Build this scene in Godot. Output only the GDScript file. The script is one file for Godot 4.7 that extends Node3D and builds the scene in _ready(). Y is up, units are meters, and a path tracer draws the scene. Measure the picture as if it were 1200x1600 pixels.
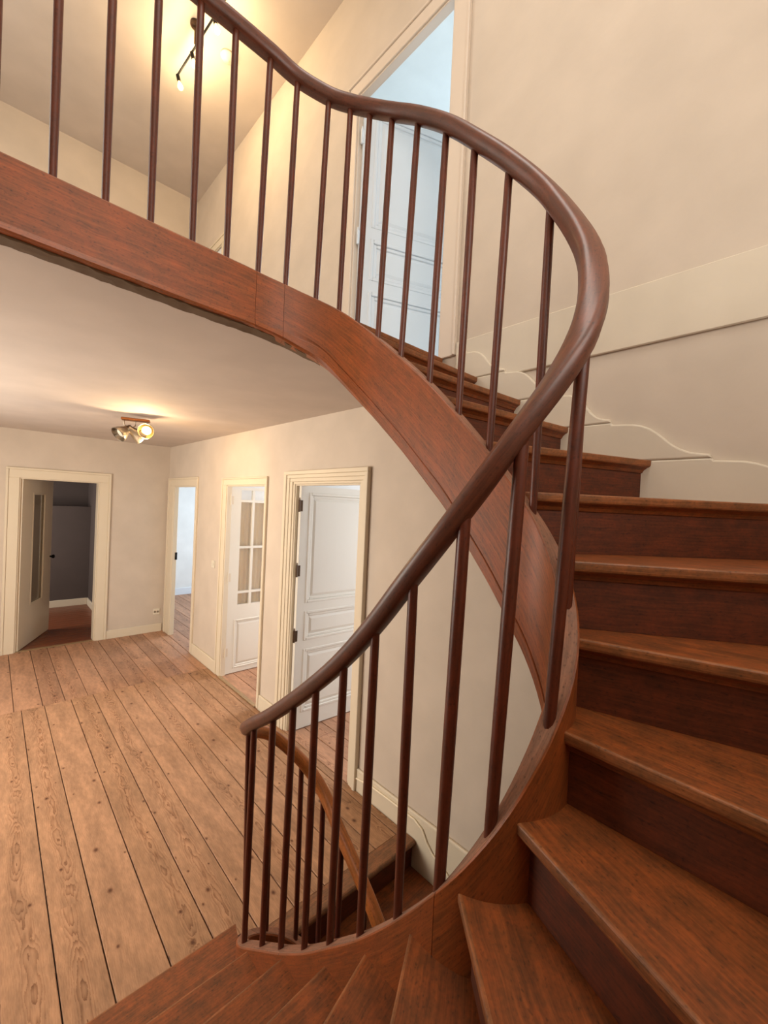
extends Node3D
# A winding wooden stair in an old house: lower hall with doors on the left, stair and gallery on the right.
# Axes: +x towards the long right-hand wall, -z towards the far end of the hall, y up; hall floor at y = 0.

const XD := 1.818            # face of the long right-hand wall
const ZF := -6.38            # face of the hall's far wall
const ZU := -5.63            # face of the upper floor's far wall
const YC := 2.53             # hall ceiling
const YF := 2.72             # upper floor
const YT := 5.64             # upper ceiling
const WT := 0.045            # thickness of the right-hand wall, a light partition

# ------------------------------------------------------------------ mesh builder
class MB:
	var v := PackedVector3Array()
	var n := PackedVector3Array()
	var uv := PackedVector2Array()
	var ix := PackedInt32Array()
	var mv := 0
	var mi := 0
	func begin() -> void:
		mv = v.size(); mi = ix.size()
	func finish() -> void:   # turns the solid begun last inside out if its faces point inwards
		var vol := 0.0
		var c := Vector3.ZERO
		for i in range(mv, v.size()): c += v[i]
		c /= maxf(1.0, v.size() - mv)
		for i in range(mi, ix.size(), 3):
			vol += (v[ix[i]] - c).dot((v[ix[i + 1]] - c).cross(v[ix[i + 2]] - c))
		if vol < 0.0:
			for i in range(mi, ix.size(), 3):
				var t := ix[i + 1]; ix[i + 1] = ix[i + 2]; ix[i + 2] = t
			for i in range(mv, n.size()): n[i] = -n[i]
	func poly(p: Array, uvs: Array) -> void:   # flat convex face
		var nn := Vector3.ZERO
		for i in range(1, p.size() - 1): nn += (p[i] - p[0]).cross(p[i + 1] - p[0])
		nn = nn.normalized()
		var b := v.size()
		for i in p.size():
			v.append(p[i]); n.append(nn); uv.append(uvs[i])
		for i in range(1, p.size() - 1):
			ix.append(b); ix.append(b + i); ix.append(b + i + 1)
	# box with chamfered edges; grain: axis along which u runs
	func box(c: Vector3, s: Vector3, bev := 0.002, basis := Basis.IDENTITY, grain := 0, off := Vector2.ZERO) -> void:
		begin()
		var h := s * 0.5
		bev = minf(bev, minf(h.x, minf(h.y, h.z)) * 0.9)
		var q := func(p: Vector3, ax: int) -> Vector2:
			var g := grain
			var o := 0
			if ax == g: g = (ax + 1) % 3; o = (ax + 2) % 3
			else: o = 3 - g - ax
			return Vector2(p[g], p[o]) + off
		for ax in 3:
			var a1 := (ax + 1) % 3
			var a2 := (ax + 2) % 3
			for sg in [-1.0, 1.0]:
				var pts := []
				var us := []
				for k in [[-1.0, -1.0], [1.0, -1.0], [1.0, 1.0], [-1.0, 1.0]]:
					var p := Vector3.ZERO
					p[ax] = sg * h[ax]; p[a1] = k[0] * (h[a1] - bev); p[a2] = k[1] * (h[a2] - bev)
					us.append(q.call(p, ax)); pts.append(c + basis * p)
				if sg < 0.0: pts.reverse(); us.reverse()
				poly(pts, us)
			if bev > 0.0:
				for s1 in [-1.0, 1.0]:
					for s2 in [-1.0, 1.0]:
						var pts := []
						var us := []
						for k in [[-1.0, 0], [1.0, 0], [1.0, 1], [-1.0, 1]]:
							var p := Vector3.ZERO
							p[ax] = k[0] * (h[ax] - bev)
							p[a1] = s1 * (h[a1] - (0.0 if k[1] == 0 else bev))
							p[a2] = s2 * (h[a2] - (bev if k[1] == 0 else 0.0))
							us.append(q.call(p, a1)); pts.append(c + basis * p)
						if s1 * s2 < 0.0: pts.reverse(); us.reverse()
						poly(pts, us)
		if bev > 0.0:
			for sx in [-1.0, 1.0]:
				for sy in [-1.0, 1.0]:
					for sz in [-1.0, 1.0]:
						var e := Vector3(sx * (h.x - bev), sy * (h.y - bev), sz * (h.z - bev))
						var pts := [c + basis * (e + Vector3(sx * bev, 0, 0)), c + basis * (e + Vector3(0, sy * bev, 0)), c + basis * (e + Vector3(0, 0, sz * bev))]
						if sx * sy * sz < 0.0: pts.reverse()
						poly(pts, [Vector2.ZERO, Vector2.ZERO, Vector2.ZERO])
		finish()
	# a row of rings (closed profiles) joined into a skin; smooth: round across the profile too
	func skin(rings: Array, smooth := true, caps := true, vscale := 1.0, uoff := 0.0) -> void:
		begin()
		var m: int = rings[0].size()
		var R: int = rings.size()
		var along := PackedFloat32Array()
		along.resize(R)
		for i in range(1, R): along[i] = along[i - 1] + _mid(rings[i]).distance_to(_mid(rings[i - 1]))
		var around := PackedFloat32Array()
		around.resize(m + 1)
		for j in m: around[j + 1] = around[j] + rings[R / 2][j].distance_to(rings[R / 2][(j + 1) % m])
		for j in m:
			var j1 := (j + 1) % m
			var b := v.size()
			for i in R:
				var i0 := maxi(i - 1, 0)
				var i1 := mini(i + 1, R - 1)
				for e in 2:
					var jj := j1 if e == 1 else j
					var di: Vector3 = rings[i1][jj] - rings[i0][jj]
					var dj: Vector3
					if smooth: dj = rings[i][(jj + 1) % m] - rings[i][(jj + m - 1) % m]
					else: dj = rings[i][j1] - rings[i][j]
					v.append(rings[i][jj]); n.append(dj.cross(di).normalized())
					uv.append(Vector2(along[i] + uoff, around[j + e] * vscale))
			for i in R - 1:
				var a := b + i * 2
				ix.append_array(PackedInt32Array([a, a + 1, a + 3, a, a + 3, a + 2]))
		if caps:
			for e in 2:
				var r: Array = Array(rings[0 if e == 0 else R - 1])
				var us := []
				for j in m: us.append(Vector2(uoff, around[j] * vscale))
				if e == 0: r.reverse()
				poly(r, us)
		finish()
	func _mid(r) -> Vector3:
		var c := Vector3.ZERO
		for p in r: c += p
		return c / r.size()
	# upright prism of a plan outline given as points (x, z)
	func slab(outline: PackedVector2Array, y0: float, y1: float, udir := Vector2(1, 0), off := Vector2.ZERO) -> void:
		begin()
		var vd := Vector2(-udir.y, udir.x)
		var t := Geometry2D.triangulate_polygon(outline)
		for side in 2:
			var y := y1 if side == 0 else y0
			for i in range(0, t.size(), 3):
				var p := []
				var us := []
				for k in 3:
					var q := outline[t[i + k]]
					p.append(Vector3(q.x, y, q.y)); us.append(Vector2(q.dot(udir), q.dot(vd)) + off)
				var up: bool = (p[1] - p[0]).cross(p[2] - p[0]).y > 0.0
				if up != (side == 0): p.reverse(); us.reverse()
				poly(p, us)
		var area := 0.0
		for i in outline.size():
			var a := outline[i]
			var b := outline[(i + 1) % outline.size()]
			area += a.x * b.y - b.x * a.y
		for i in outline.size():
			var a := outline[i]
			var b := outline[(i + 1) % outline.size()]
			if area < 0.0: var w := a; a = b; b = w
			var l := a.distance_to(b)
			poly([Vector3(a.x, y0, a.y), Vector3(a.x, y1, a.y), Vector3(b.x, y1, b.y), Vector3(b.x, y0, b.y)], [Vector2(0, y0) + off, Vector2(0, y1) + off, Vector2(l, y1) + off, Vector2(l, y0) + off])
		finish()
	# prism of an outline in the plane across x, given as points (z, y); the face at x0 has a bevelled edge
	func plate(outline: PackedVector2Array, x0: float, x1: float, bev := 0.0) -> void:
		begin()
		var m := outline.size()
		var area := 0.0
		for i in m: area += outline[i].cross(outline[(i + 1) % m])
		var o := outline.duplicate()
		if area < 0.0: o.reverse()
		var inner := PackedVector2Array()
		for i in m:
			var e0 := (o[i] - o[(i + m - 1) % m]).normalized()
			var e1 := (o[(i + 1) % m] - o[i]).normalized()
			var n0 := Vector2(-e0.y, e0.x)
			var n1 := Vector2(-e1.y, e1.x)
			var nn := (n0 + n1).normalized()
			inner.append(o[i] + nn * minf(bev / maxf(0.35, nn.dot(n0)), bev * 2.0))
		var sg := signf(x1 - x0)
		var loops := [[x0, inner], [x0 + sg * bev * 0.35, _lerp2(o, inner, 0.3)], [x0 + sg * bev, o], [x1, o]]
		if bev <= 0.0: loops = [[x0, o], [x1, o]]
		for l in [loops[0], loops[-1]]:
			var pl: PackedVector2Array = l[1]
			var t := Geometry2D.triangulate_polygon(pl)
			for i in range(0, t.size(), 3):
				var p := []
				var us := []
				for k in 3: p.append(Vector3(l[0], pl[t[i + k]].y, pl[t[i + k]].x)); us.append(pl[t[i + k]])
				var pos: bool = (p[1] - p[0]).cross(p[2] - p[0]).x > 0.0
				if pos != (l[0] == maxf(x0, x1)): p.reverse(); us.reverse()
				poly(p, us)
		for k in loops.size() - 1:
			var a: PackedVector2Array = loops[k][1]
			var b: PackedVector2Array = loops[k + 1][1]
			for i in m:
				var i1 := (i + 1) % m
				var p := [Vector3(loops[k][0], a[i].y, a[i].x), Vector3(loops[k][0], a[i1].y, a[i1].x), Vector3(loops[k + 1][0], b[i1].y, b[i1].x), Vector3(loops[k + 1][0], b[i].y, b[i].x)]
				if sg < 0.0: p.reverse()
				poly(p, [a[i], a[i1], b[i1], b[i]])
		finish()
	func _lerp2(a: PackedVector2Array, b: PackedVector2Array, t: float) -> PackedVector2Array:
		var r := PackedVector2Array()
		for i in a.size(): r.append(a[i].lerp(b[i], t))
		return r
	func lathe(profile: Array, segs: int, xf: Transform3D) -> void:   # profile of (radius, height) turned about y
		var rings := []
		for p in profile:
			var r := []
			for k in segs:
				var a := TAU * k / segs
				r.append(xf * Vector3(cos(a) * p[0], p[1], sin(a) * p[0]))
			rings.append(r)
		skin(rings, true, true)
	func tube(pts: Array, rad: float, segs := 8) -> void:
		var rings := []
		for i in pts.size():
			var t: Vector3 = (pts[mini(i + 1, pts.size() - 1)] - pts[maxi(i - 1, 0)]).normalized()
			var u := Vector3.UP if absf(t.y) < 0.9 else Vector3.RIGHT
			var nn := u.cross(t).normalized()
			var w := t.cross(nn)
			var r := []
			for k in segs:
				var a := TAU * k / segs
				r.append(pts[i] + (nn * cos(a) + w * sin(a)) * rad)
			rings.append(r)
		skin(rings, true, true)
	func mesh() -> ArrayMesh:
		var f := ix.duplicate()
		for i in range(0, f.size(), 3):
			var t := f[i + 1]; f[i + 1] = f[i + 2]; f[i + 2] = t
		var a := []
		a.resize(Mesh.ARRAY_MAX)
		a[Mesh.ARRAY_VERTEX] = v; a[Mesh.ARRAY_NORMAL] = n; a[Mesh.ARRAY_TEX_UV] = uv; a[Mesh.ARRAY_INDEX] = f
		var m := ArrayMesh.new()
		m.add_surface_from_arrays(Mesh.PRIMITIVE_TRIANGLES, a)
		return m

# ------------------------------------------------------------------ nodes
func numbered(called: String, parent: Node) -> String:
	if not parent.has_node(NodePath(called)): return called
	var k := 1
	while parent.has_node(NodePath("%s_%03d" % [called, k])): k += 1
	return "%s_%03d" % [called, k]

func thing(called: String, label: String, category: String, group := "", kind := "") -> Node3D:
	var o := Node3D.new()
	o.name = numbered(called, self)
	add_child(o, true)
	tag(o, label, category, group, kind)
	return o

func tag(o: Node, label: String, category: String, group := "", kind := "") -> void:
	o.set_meta("label", label)
	if category: o.set_meta("category", category)
	if group: o.set_meta("group", group)
	if kind: o.set_meta("kind", kind)

func obj(called: String, mb: MB, m: Material, parent: Node) -> MeshInstance3D:
	var o := MeshInstance3D.new()
	o.name = numbered(called, parent)
	o.mesh = mb.mesh()
	o.material_override = m
	parent.add_child(o, true)
	return o

func setting(called: String, label: String, category := "") -> Node3D:
	return thing(called, label, category, "", "structure")

# ------------------------------------------------------------------ materials
var M := {}
func mat(called: String, c: Color, rough: float, tex: Texture2D = null, scale := Vector3.ONE, spec := 0.5) -> StandardMaterial3D:
	var m := StandardMaterial3D.new()
	m.resource_name = called
	m.albedo_color = c
	m.roughness = rough
	m.metallic_specular = spec
	if tex:
		m.albedo_texture = tex
		m.uv1_scale = scale
	M[called] = m
	return m

func noise(sd: int, freq: float, oct := 3) -> FastNoiseLite:
	var f := FastNoiseLite.new()
	f.seed = sd; f.frequency = freq; f.noise_type = FastNoiseLite.TYPE_SIMPLEX_SMOOTH
	f.fractal_type = FastNoiseLite.FRACTAL_FBM; f.fractal_octaves = oct
	return f

# one pine board, 0.2 m wide and 3.2 m long: growth rings cut at a shallow angle, with knots
func pine(sd: int) -> ImageTexture:
	var W := 1280
	var H := 112
	var rng := RandomNumberGenerator.new()
	rng.seed = sd
	var wob := noise(sd, 0.9, 2)
	var fine := noise(sd + 50, 1.0, 2)
	var blot := noise(sd + 90, 1.2, 3)
	var knots := []
	for k in rng.randi_range(7, 13): knots.append([rng.randf() * 3.2, rng.randf_range(0.015, 0.185), rng.randf_range(0.003, 0.0085)])
	var pith: float = [0.10, 0.065, 0.135, -0.03, 0.115, 0.23][(sd / 17 - 100 / 17) % 6]
	var im := Image.create(W, H, false, Image.FORMAT_RGB8)
	var light := Vector3(0.74, 0.60, 0.475)
	var dark := Vector3(0.50, 0.36, 0.26)
	var hole := Vector3(0.34, 0.215, 0.15)
	for px in W:
		var z := 3.2 * px / W
		var depth := 0.030 + 0.022 * wob.get_noise_1d(z * 1.3) + 0.010 * wob.get_noise_1d(z * 5.0 + 40.0)
		var centre := pith + 0.03 * wob.get_noise_1d(z * 1.1 + 90.0)
		for py in H:
			var x := 0.2 * py / H
			var dx := x - centre
			var r := sqrt(dx * dx + depth * depth) + 0.0030 * fine.get_noise_2d(z * 5.0, x * 60.0)
			var kk := 0.0
			for k in knots:
				var a: float = (z - k[0]) / (k[2] * 1.5)
				var b: float = (x - k[1]) / k[2]
				var d := a * a + b * b
				if d < 30.0:
					r += 0.012 * exp(-d * 0.22)
					if d < 5.0: kk = maxf(kk, clampf(1.15 * exp(-d * 0.75) + 0.35 * fine.get_noise_2d(z * 160.0, x * 160.0) * exp(-d * 0.4), 0.0, 1.0))
			var ph := fposmod(r * 150.0, 1.0)
			var late := pow(ph, 2.6) * (0.16 + 0.80 * clampf(1.0 - absf(dx) * 24.0, 0.0, 1.0))
			var fib := fine.get_noise_2d(z * 22.0, x * 900.0) * 0.06
			var bl := blot.get_noise_2d(z * 1.6, x * 7.0) * 0.13 + blot.get_noise_2d(z * 9.0, x * 30.0) * 0.09
			var c := light.lerp(dark, clampf(late, 0.0, 1.0)) * (1.0 + fib + bl)
			c = c.lerp(hole, kk * 0.85)
			im.set_pixel(px, py, Color(c.x, c.y, c.z))
	return ImageTexture.create_from_image(im)

# streaked hardwood, 1 m along u and 0.25 m along v, drawn round a mean of 1 so that the material's colour tints it
func hardwood(sd: int, streak: float, blotch: float, worn: float, tone: Vector3) -> ImageTexture:
	var W := 768
	var H := 256
	var a := noise(sd, 1.0, 3)
	var b := noise(sd + 7, 1.0, 4)
	var im := Image.create(W, H, false, Image.FORMAT_RGB8)
	for px in W:
		var u := 1.0 * px / W
		var cu := Vector2(cos(TAU * u), sin(TAU * u)) * 0.16
		for py in H:
			var v := 0.25 * py / H
			var wave := 0.006 * b.get_noise_3d(cu.x * 7.0, cu.y * 7.0, v * 10.0)
			var g := a.get_noise_3d(cu.x * 4.0, cu.y * 4.0, (v + wave) * 110.0)
			var g2 := a.get_noise_3d(cu.x * 14.0, cu.y * 14.0, (v + wave) * 420.0 + 70.0)
			var bl := 0.6 * b.get_noise_3d(cu.x * 14.0 + 30.0, cu.y * 14.0, v * 18.0) + 0.35 * b.get_noise_3d(cu.x * 90.0 + 50.0, cu.y * 90.0, v * 90.0)
			var br := b.get_noise_3d(cu.x * 50.0 + 9.0, cu.y * 50.0, v * 60.0)
			var mark := clampf((b.get_noise_3d(cu.x * 70.0 + 90.0, cu.y * 70.0, v * 130.0) - 0.30) * 3.0, 0.0, 1.0) * 0.22
			var k := 0.74 - mark + streak * (g * 0.6 + g2 * 0.4) + blotch * bl
			var wv := clampf((br + bl * 0.7) * 2.0 - 0.5, 0.0, 1.0) * worn
			var c := Vector3(k, k, k) * Vector3(1.0, 1.0 - 0.10 * bl, 1.0 - 0.16 * bl)
			c = c.lerp(tone, wv)
			im.set_pixel(px, py, Color(clampf(c.x, 0, 1), clampf(c.y, 0, 1), clampf(c.z, 0, 1)))
	return ImageTexture.create_from_image(im)

func plaster(sd: int) -> ImageTexture:
	var a := noise(sd, 0.012, 5)
	var im := a.get_seamless_image(512, 512, false, false, 0.2)
	im.convert(Image.FORMAT_RGB8)
	return ImageTexture.create_from_image(im)

func paint(called: String, c: Color, rough: float, bump: Texture2D, tone: Texture2D, depth := 0.12) -> StandardMaterial3D:
	var m := mat(called, c, rough)
	m.uv1_triplanar = true; m.uv1_world_triplanar = true
	m.uv1_scale = Vector3.ONE * 0.7
	m.albedo_texture = tone
	m.heightmap_enabled = true
	m.heightmap_texture = bump
	m.heightmap_scale = depth
	return m

func make_materials() -> void:
	var bump := plaster(3)
	# tone: nearly even, a little mottled
	var t := noise(11, 0.006, 4).get_seamless_image(512, 512)
	t.convert(Image.FORMAT_RGB8)
	for x in 512:
		for y in 512:
			var k := 0.955 + 0.05 * t.get_pixel(x, y).r
			t.set_pixel(x, y, Color(k, k, k * 0.995))
	var tone := ImageTexture.create_from_image(t)
	paint("wall_paint", Color(0.82, 0.765, 0.705), 0.75, bump, tone, 0.16)
	paint("ceiling_paint", Color(0.80, 0.75, 0.71), 0.85, bump, tone, 0.10)
	paint("room_paint", Color(0.88, 0.88, 0.87), 0.8, bump, tone, 0.08)
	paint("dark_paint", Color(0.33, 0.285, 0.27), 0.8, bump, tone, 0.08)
	mat("white_paint", Color(0.86, 0.81, 0.72), 0.42)
	mat("frame_paint", Color(0.84, 0.785, 0.725), 0.5)
	mat("door_paint", Color(0.88, 0.86, 0.81), 0.42)
	mat("grey_paint", Color(0.84, 0.86, 0.88), 0.45)
	paint("string_paint", Color(0.80, 0.755, 0.67), 0.55, bump, tone, 0.05)
	paint("lightened_paint", Color(0.85, 0.805, 0.735), 0.55, bump, tone, 0.05)  # wall paint lightened in place of light missing from these boards
	mat("bounce_cut_paint", Color(0.40, 0.31, 0.25), 0.6)  # dark coat of an unseen panel that only cuts bounced light
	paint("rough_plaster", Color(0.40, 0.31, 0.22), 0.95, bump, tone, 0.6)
	for k in 6:
		var tex := pine(100 + k * 17)
		var tint: float = [0.0, 0.03, -0.04, 0.015, -0.02, 0.05][k]
		mat("pine_%d" % k, Color(0.91 + tint, 0.86 + tint, 0.83 + tint * 1.3), 0.55, tex, Vector3(1.0 / 3.2, 5.0, 1), 0.35)
		mat("pine_red_%d" % k, Color(0.90 + tint, 0.84 + tint, 0.83 + tint), 0.5, tex, Vector3(1.0 / 3.2, 5.0, 1), 0.4)
	var hw := hardwood(5, 0.20, 0.16, 0.08, Vector3(0.80, 0.74, 0.68))
	var hw2 := hardwood(8, 0.24, 0.26, 0.26, Vector3(0.92, 0.84, 0.76))
	var hs := Vector3(1, 4, 1)
	mat("tread_wood", Color(0.66, 0.355, 0.15), 0.5, hw2, hs)
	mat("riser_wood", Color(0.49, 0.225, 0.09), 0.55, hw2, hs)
	mat("string_wood", Color(0.735, 0.385, 0.16), 0.5, hw, hs)
	mat("baluster_wood", Color(0.48, 0.22, 0.125), 0.4, hw, hs)
	var rail := mat("rail_wood", Color(0.51, 0.275, 0.175), 0.5, hw, hs)
	rail.clearcoat_enabled = true; rail.clearcoat = 0.2; rail.clearcoat_roughness = 0.22
	mat("lower_rail_wood", Color(0.92, 0.54, 0.26), 0.42, hw, hs)
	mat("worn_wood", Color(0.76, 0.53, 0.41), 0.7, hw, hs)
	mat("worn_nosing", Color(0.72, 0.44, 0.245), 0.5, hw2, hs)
	mat("nosing_wood", Color(0.68, 0.46, 0.30), 0.5, hw2, hs)
	mat("red_floor", Color(0.62, 0.34, 0.20), 0.35, hw, Vector3(1, 4, 1))
	mat("threshold_wood", Color(0.80, 0.66, 0.48), 0.5, hw, hs)
	mat("black_metal", Color(0.06, 0.055, 0.05), 0.4).metallic = 0.6
	mat("brown_metal", Color(0.30, 0.22, 0.15), 0.4).metallic = 0.7
	mat("steel", Color(0.62, 0.58, 0.52), 0.28).metallic = 0.9
	mat("copper", Color(0.62, 0.40, 0.24), 0.35).metallic = 0.8
	mat("plastic", Color(0.86, 0.83, 0.76), 0.35)
	mat("cable_white", Color(0.95, 0.90, 0.80), 0.5)
	mat("socket_hole", Color(0.05, 0.05, 0.05), 0.6)
	var cur := mat("curtain_cloth", Color(0.88, 0.74, 0.50), 0.9)
	cur.backlight_enabled = true; cur.backlight = Color(0.35, 0.30, 0.22)
	var gl := mat("glass", Color(0.95, 0.97, 0.96, 0.08), 0.03)
	gl.transparency = BaseMaterial3D.TRANSPARENCY_ALPHA
	var fr := mat("frosted_glass", Color(0.50, 0.44, 0.34, 0.62), 0.35)
	fr.transparency = BaseMaterial3D.TRANSPARENCY_ALPHA
	var bulb := mat("bulb_glow", Color(1, 0.9, 0.7), 0.3)
	bulb.emission_enabled = true; bulb.emission = Color(1.0, 0.78, 0.42); bulb.emission_energy_multiplier = 6.0

# ------------------------------------------------------------------ stair geometry
# plan of the string's centre line: gallery edge, bend, straight beside the wall, turn, straight down to the hall, turn, straight below
const TURN := Vector2(0.875, -0.54)
const FOOT_Z := -1.36
const RC := 0.1695
const BEND := Vector2(0.69, -1.14)
var line_p := PackedVector2Array()
var line_s := PackedFloat32Array()

func make_line() -> void:
	var xr := TURN.x + RC
	var xl := TURN.x - RC
	var rg := xr - BEND.x
	line_p.append(Vector2(-0.30, BEND.y - rg))
	for k in 25: line_p.append(Vector2(lerpf(-0.25, BEND.x - 0.01, k / 24.0), BEND.y - rg))
	for k in 25:
		var a := deg_to_rad(-90.0 + 90.0 * k / 24.0)
		line_p.append(BEND + Vector2(cos(a), sin(a)) * rg)
	for k in range(1, 12): line_p.append(Vector2(xr, lerpf(BEND.y, TURN.y, k / 12.0)))
	for k in 41:
		var a := PI * k / 40.0
		line_p.append(TURN + Vector2(cos(a), sin(a)) * RC)
	for k in range(1, 16): line_p.append(Vector2(xl, lerpf(TURN.y, FOOT_Z, k / 16.0)))
	for k in 41:
		var a := PI + PI * k / 40.0
		line_p.append(Vector2(TURN.x, FOOT_Z) + Vector2(cos(a), sin(a)) * RC)
	for k in range(1, 17): line_p.append(Vector2(xr, lerpf(FOOT_Z, -0.5, k / 16.0)))
	line_s.resize(line_p.size())
	for i in range(1, line_p.size()): line_s[i] = line_s[i - 1] + line_p[i].distance_to(line_p[i - 1])

func along(s: float) -> Array:   # point on the line and direction
	var i := clampi(line_s.bsearch(s) - 1, 0, line_s.size() - 2)
	var t := (s - line_s[i]) / (line_s[i + 1] - line_s[i])
	var p := line_p[i].lerp(line_p[i + 1], t)
	var i0 := maxi(i - 1, 0)
	var i2 := mini(i + 2, line_p.size() - 1)
	var d0 := (line_p[i + 1] - line_p[i0]).normalized()
	var d1 := (line_p[i2] - line_p[i]).normalized()
	return [p, d0.lerp(d1, t).normalized()]

func table(tab: Array, s: float) -> float:
	if s <= tab[0][0]: return tab[0][1]
	for i in range(1, tab.size()):
		if s <= tab[i][0]:
			return lerpf(tab[i - 1][1], tab[i][1], (s - tab[i - 1][0]) / (tab[i][0] - tab[i - 1][0]))
	return tab[-1][1]

const STRING_TOP := [[0.0, 2.742], [0.76, 2.732], [1.0, 2.728], [1.11, 2.716], [1.236, 2.68], [1.335, 2.637], [1.419, 2.581], [1.533, 2.493], [1.63, 2.416], [1.77, 2.3], [1.891, 2.183], [2.014, 2.054], [2.108, 1.945], [2.2, 1.825], [2.256, 1.74], [2.33, 1.63], [2.414, 1.515], [2.487, 1.394], [2.573, 1.236], [2.672, 1.075], [2.776, 0.941], [2.904, 0.796], [3.013, 0.691], [3.122, 0.586], [3.245, 0.485], [3.472, 0.319], [3.63, 0.2], [3.765, 0.1], [3.9, 0.02], [4.03, -0.06], [4.87, -0.72]]
const STRING_BOTTOM := [[0.0, 2.548], [0.5, 2.534], [0.8, 2.526], [1.0, 2.524], [1.1, 2.508], [1.26, 2.44], [1.439, 2.273], [1.667, 2.077], [1.881, 1.872], [1.965, 1.762], [2.046, 1.665], [2.128, 1.542], [2.235, 1.393], [2.414, 1.13], [2.55, 0.90], [2.776, 0.57], [3.122, 0.2], [3.472, -0.06], [4.03, -0.42], [4.87, -1.06]]

func smooth_table(tab: Array, s: float) -> float:
	var a := 0.0
	for k in 5: a += table(tab, s + (k - 2) * 0.02)
	return a / 5.0

func string_piece(s0: float, s1: float, m: Material, parent: Node) -> void:
	var rings := []
	var count := int(ceil((s1 - s0) / 0.018))
	var h := 0.0225
	for i in count + 1:
		var s := lerpf(s0 + 0.0006, s1 - 0.0006, 1.0 * i / count)
		var q := along(s)
		var p: Vector2 = q[0]
		var t: Vector2 = q[1]
		var w := Vector2(-t.y, t.x)      # towards the well
		var yt := smooth_table(STRING_TOP, s)
		var yb := smooth_table(STRING_BOTTOM, s)
		var r := []
		var f := clampf((1.28 - s) / 0.22, 0.0, 1.0)   # along the gallery a small lip instead of the bead
		for k in [[-h, yb], [h - 0.010 + 0.014 * f, yb], [h + 0.002 + 0.005 * f, yb + 0.014 - 0.008 * f], [h + 0.002 - 0.002 * f, yb + 0.052 - 0.028 * f], [h - 0.002 + 0.002 * f, yb + 0.055 - 0.026 * f], [h - 0.002 + 0.002 * f, yb + 0.058 - 0.02 * f], [h, yb + 0.060], [h, yt - 0.004], [h - 0.004, yt], [-h + 0.004, yt], [-h, yt - 0.004]]:
			var o: Vector2 = p + w * k[0]
			r.append(Vector3(o.x, k[1], o.y))
		rings.append(r)
	var mb := MB.new()
	mb.skin(rings, false, true, 1.0, s0 * 3.3)
	var o := obj("string", mb, m, parent)
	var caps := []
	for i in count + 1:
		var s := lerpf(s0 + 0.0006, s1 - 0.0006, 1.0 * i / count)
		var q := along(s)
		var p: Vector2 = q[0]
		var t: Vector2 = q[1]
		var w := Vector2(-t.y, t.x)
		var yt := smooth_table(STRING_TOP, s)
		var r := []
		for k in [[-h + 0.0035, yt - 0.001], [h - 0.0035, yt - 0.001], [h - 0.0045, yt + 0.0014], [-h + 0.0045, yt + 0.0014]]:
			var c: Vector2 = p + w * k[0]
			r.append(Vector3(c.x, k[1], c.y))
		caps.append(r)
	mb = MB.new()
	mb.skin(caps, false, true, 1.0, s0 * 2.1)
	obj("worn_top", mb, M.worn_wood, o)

# nosing lines: inner end (x, z), direction outwards in degrees (atan2(z, x)), height of the tread
const NOSES := [[0.765, -1.587, 180.0, 0.16], [0.70, -1.322, 180.5, 0.32], [0.70, -1.098, 178.5, 0.48], [0.70, -0.882, 176.0, 0.64], [0.69, -0.728, 163.0, 0.80], [0.69, -0.590, 149.0, 0.96], [0.70, -0.480, 131.0, 1.12], [0.762, -0.402, 112.3, 1.28], [0.859, -0.362, 91.7, 1.44], [0.961, -0.391, 74.0, 1.605], [1.008, -0.420, 54.4, 1.772], [1.056, -0.570, 37.0, 1.94], [1.056, -0.749, 21.3, 2.10], [1.056, -0.879, 7.8, 2.258], [1.056, -1.055, 3.6, 2.411], [1.05, -1.256, 0.0, 2.566], [0.70, -1.497, 0.0, 2.72]]
const BOUND := Rect2(-0.25, -1.95, 2.052, 2.50)

func clip(p: PackedVector2Array, o: Vector2, nrm: Vector2) -> PackedVector2Array:   # keeps the side the normal points to
	var r := PackedVector2Array()
	for i in p.size():
		var a := p[i]
		var b := p[(i + 1) % p.size()]
		var da := (a - o).dot(nrm)
		var db := (b - o).dot(nrm)
		if da >= 0.0: r.append(a)
		if (da >= 0.0) != (db >= 0.0): r.append(a.lerp(b, da / (da - db)))
	return r

func reach(o: Vector2, d: Vector2) -> float:   # how far a line runs inside the stairwell
	var t := 9.0
	if d.x > 1e-4: t = minf(t, (BOUND.end.x - o.x) / d.x)
	if d.x < -1e-4: t = minf(t, (BOUND.position.x - o.x) / d.x)
	if d.y > 1e-4: t = minf(t, (BOUND.end.y - o.y) / d.y)
	if d.y < -1e-4: t = minf(t, (BOUND.position.y - o.y) / d.y)
	return t

func bar(mb: MB, a: Vector3, b: Vector3, asc: Vector3, prof: Array, off: float) -> void:   # profile (towards the climb, up) run from a to b
	var rings := []
	for p in [a, a.lerp(b, 0.5), b]:
		var r := []
		for k in prof: r.append(p + asc * k[0] + Vector3.UP * k[1])
		rings.append(r)
	mb.skin(rings, false, true, 1.0, off)

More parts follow.
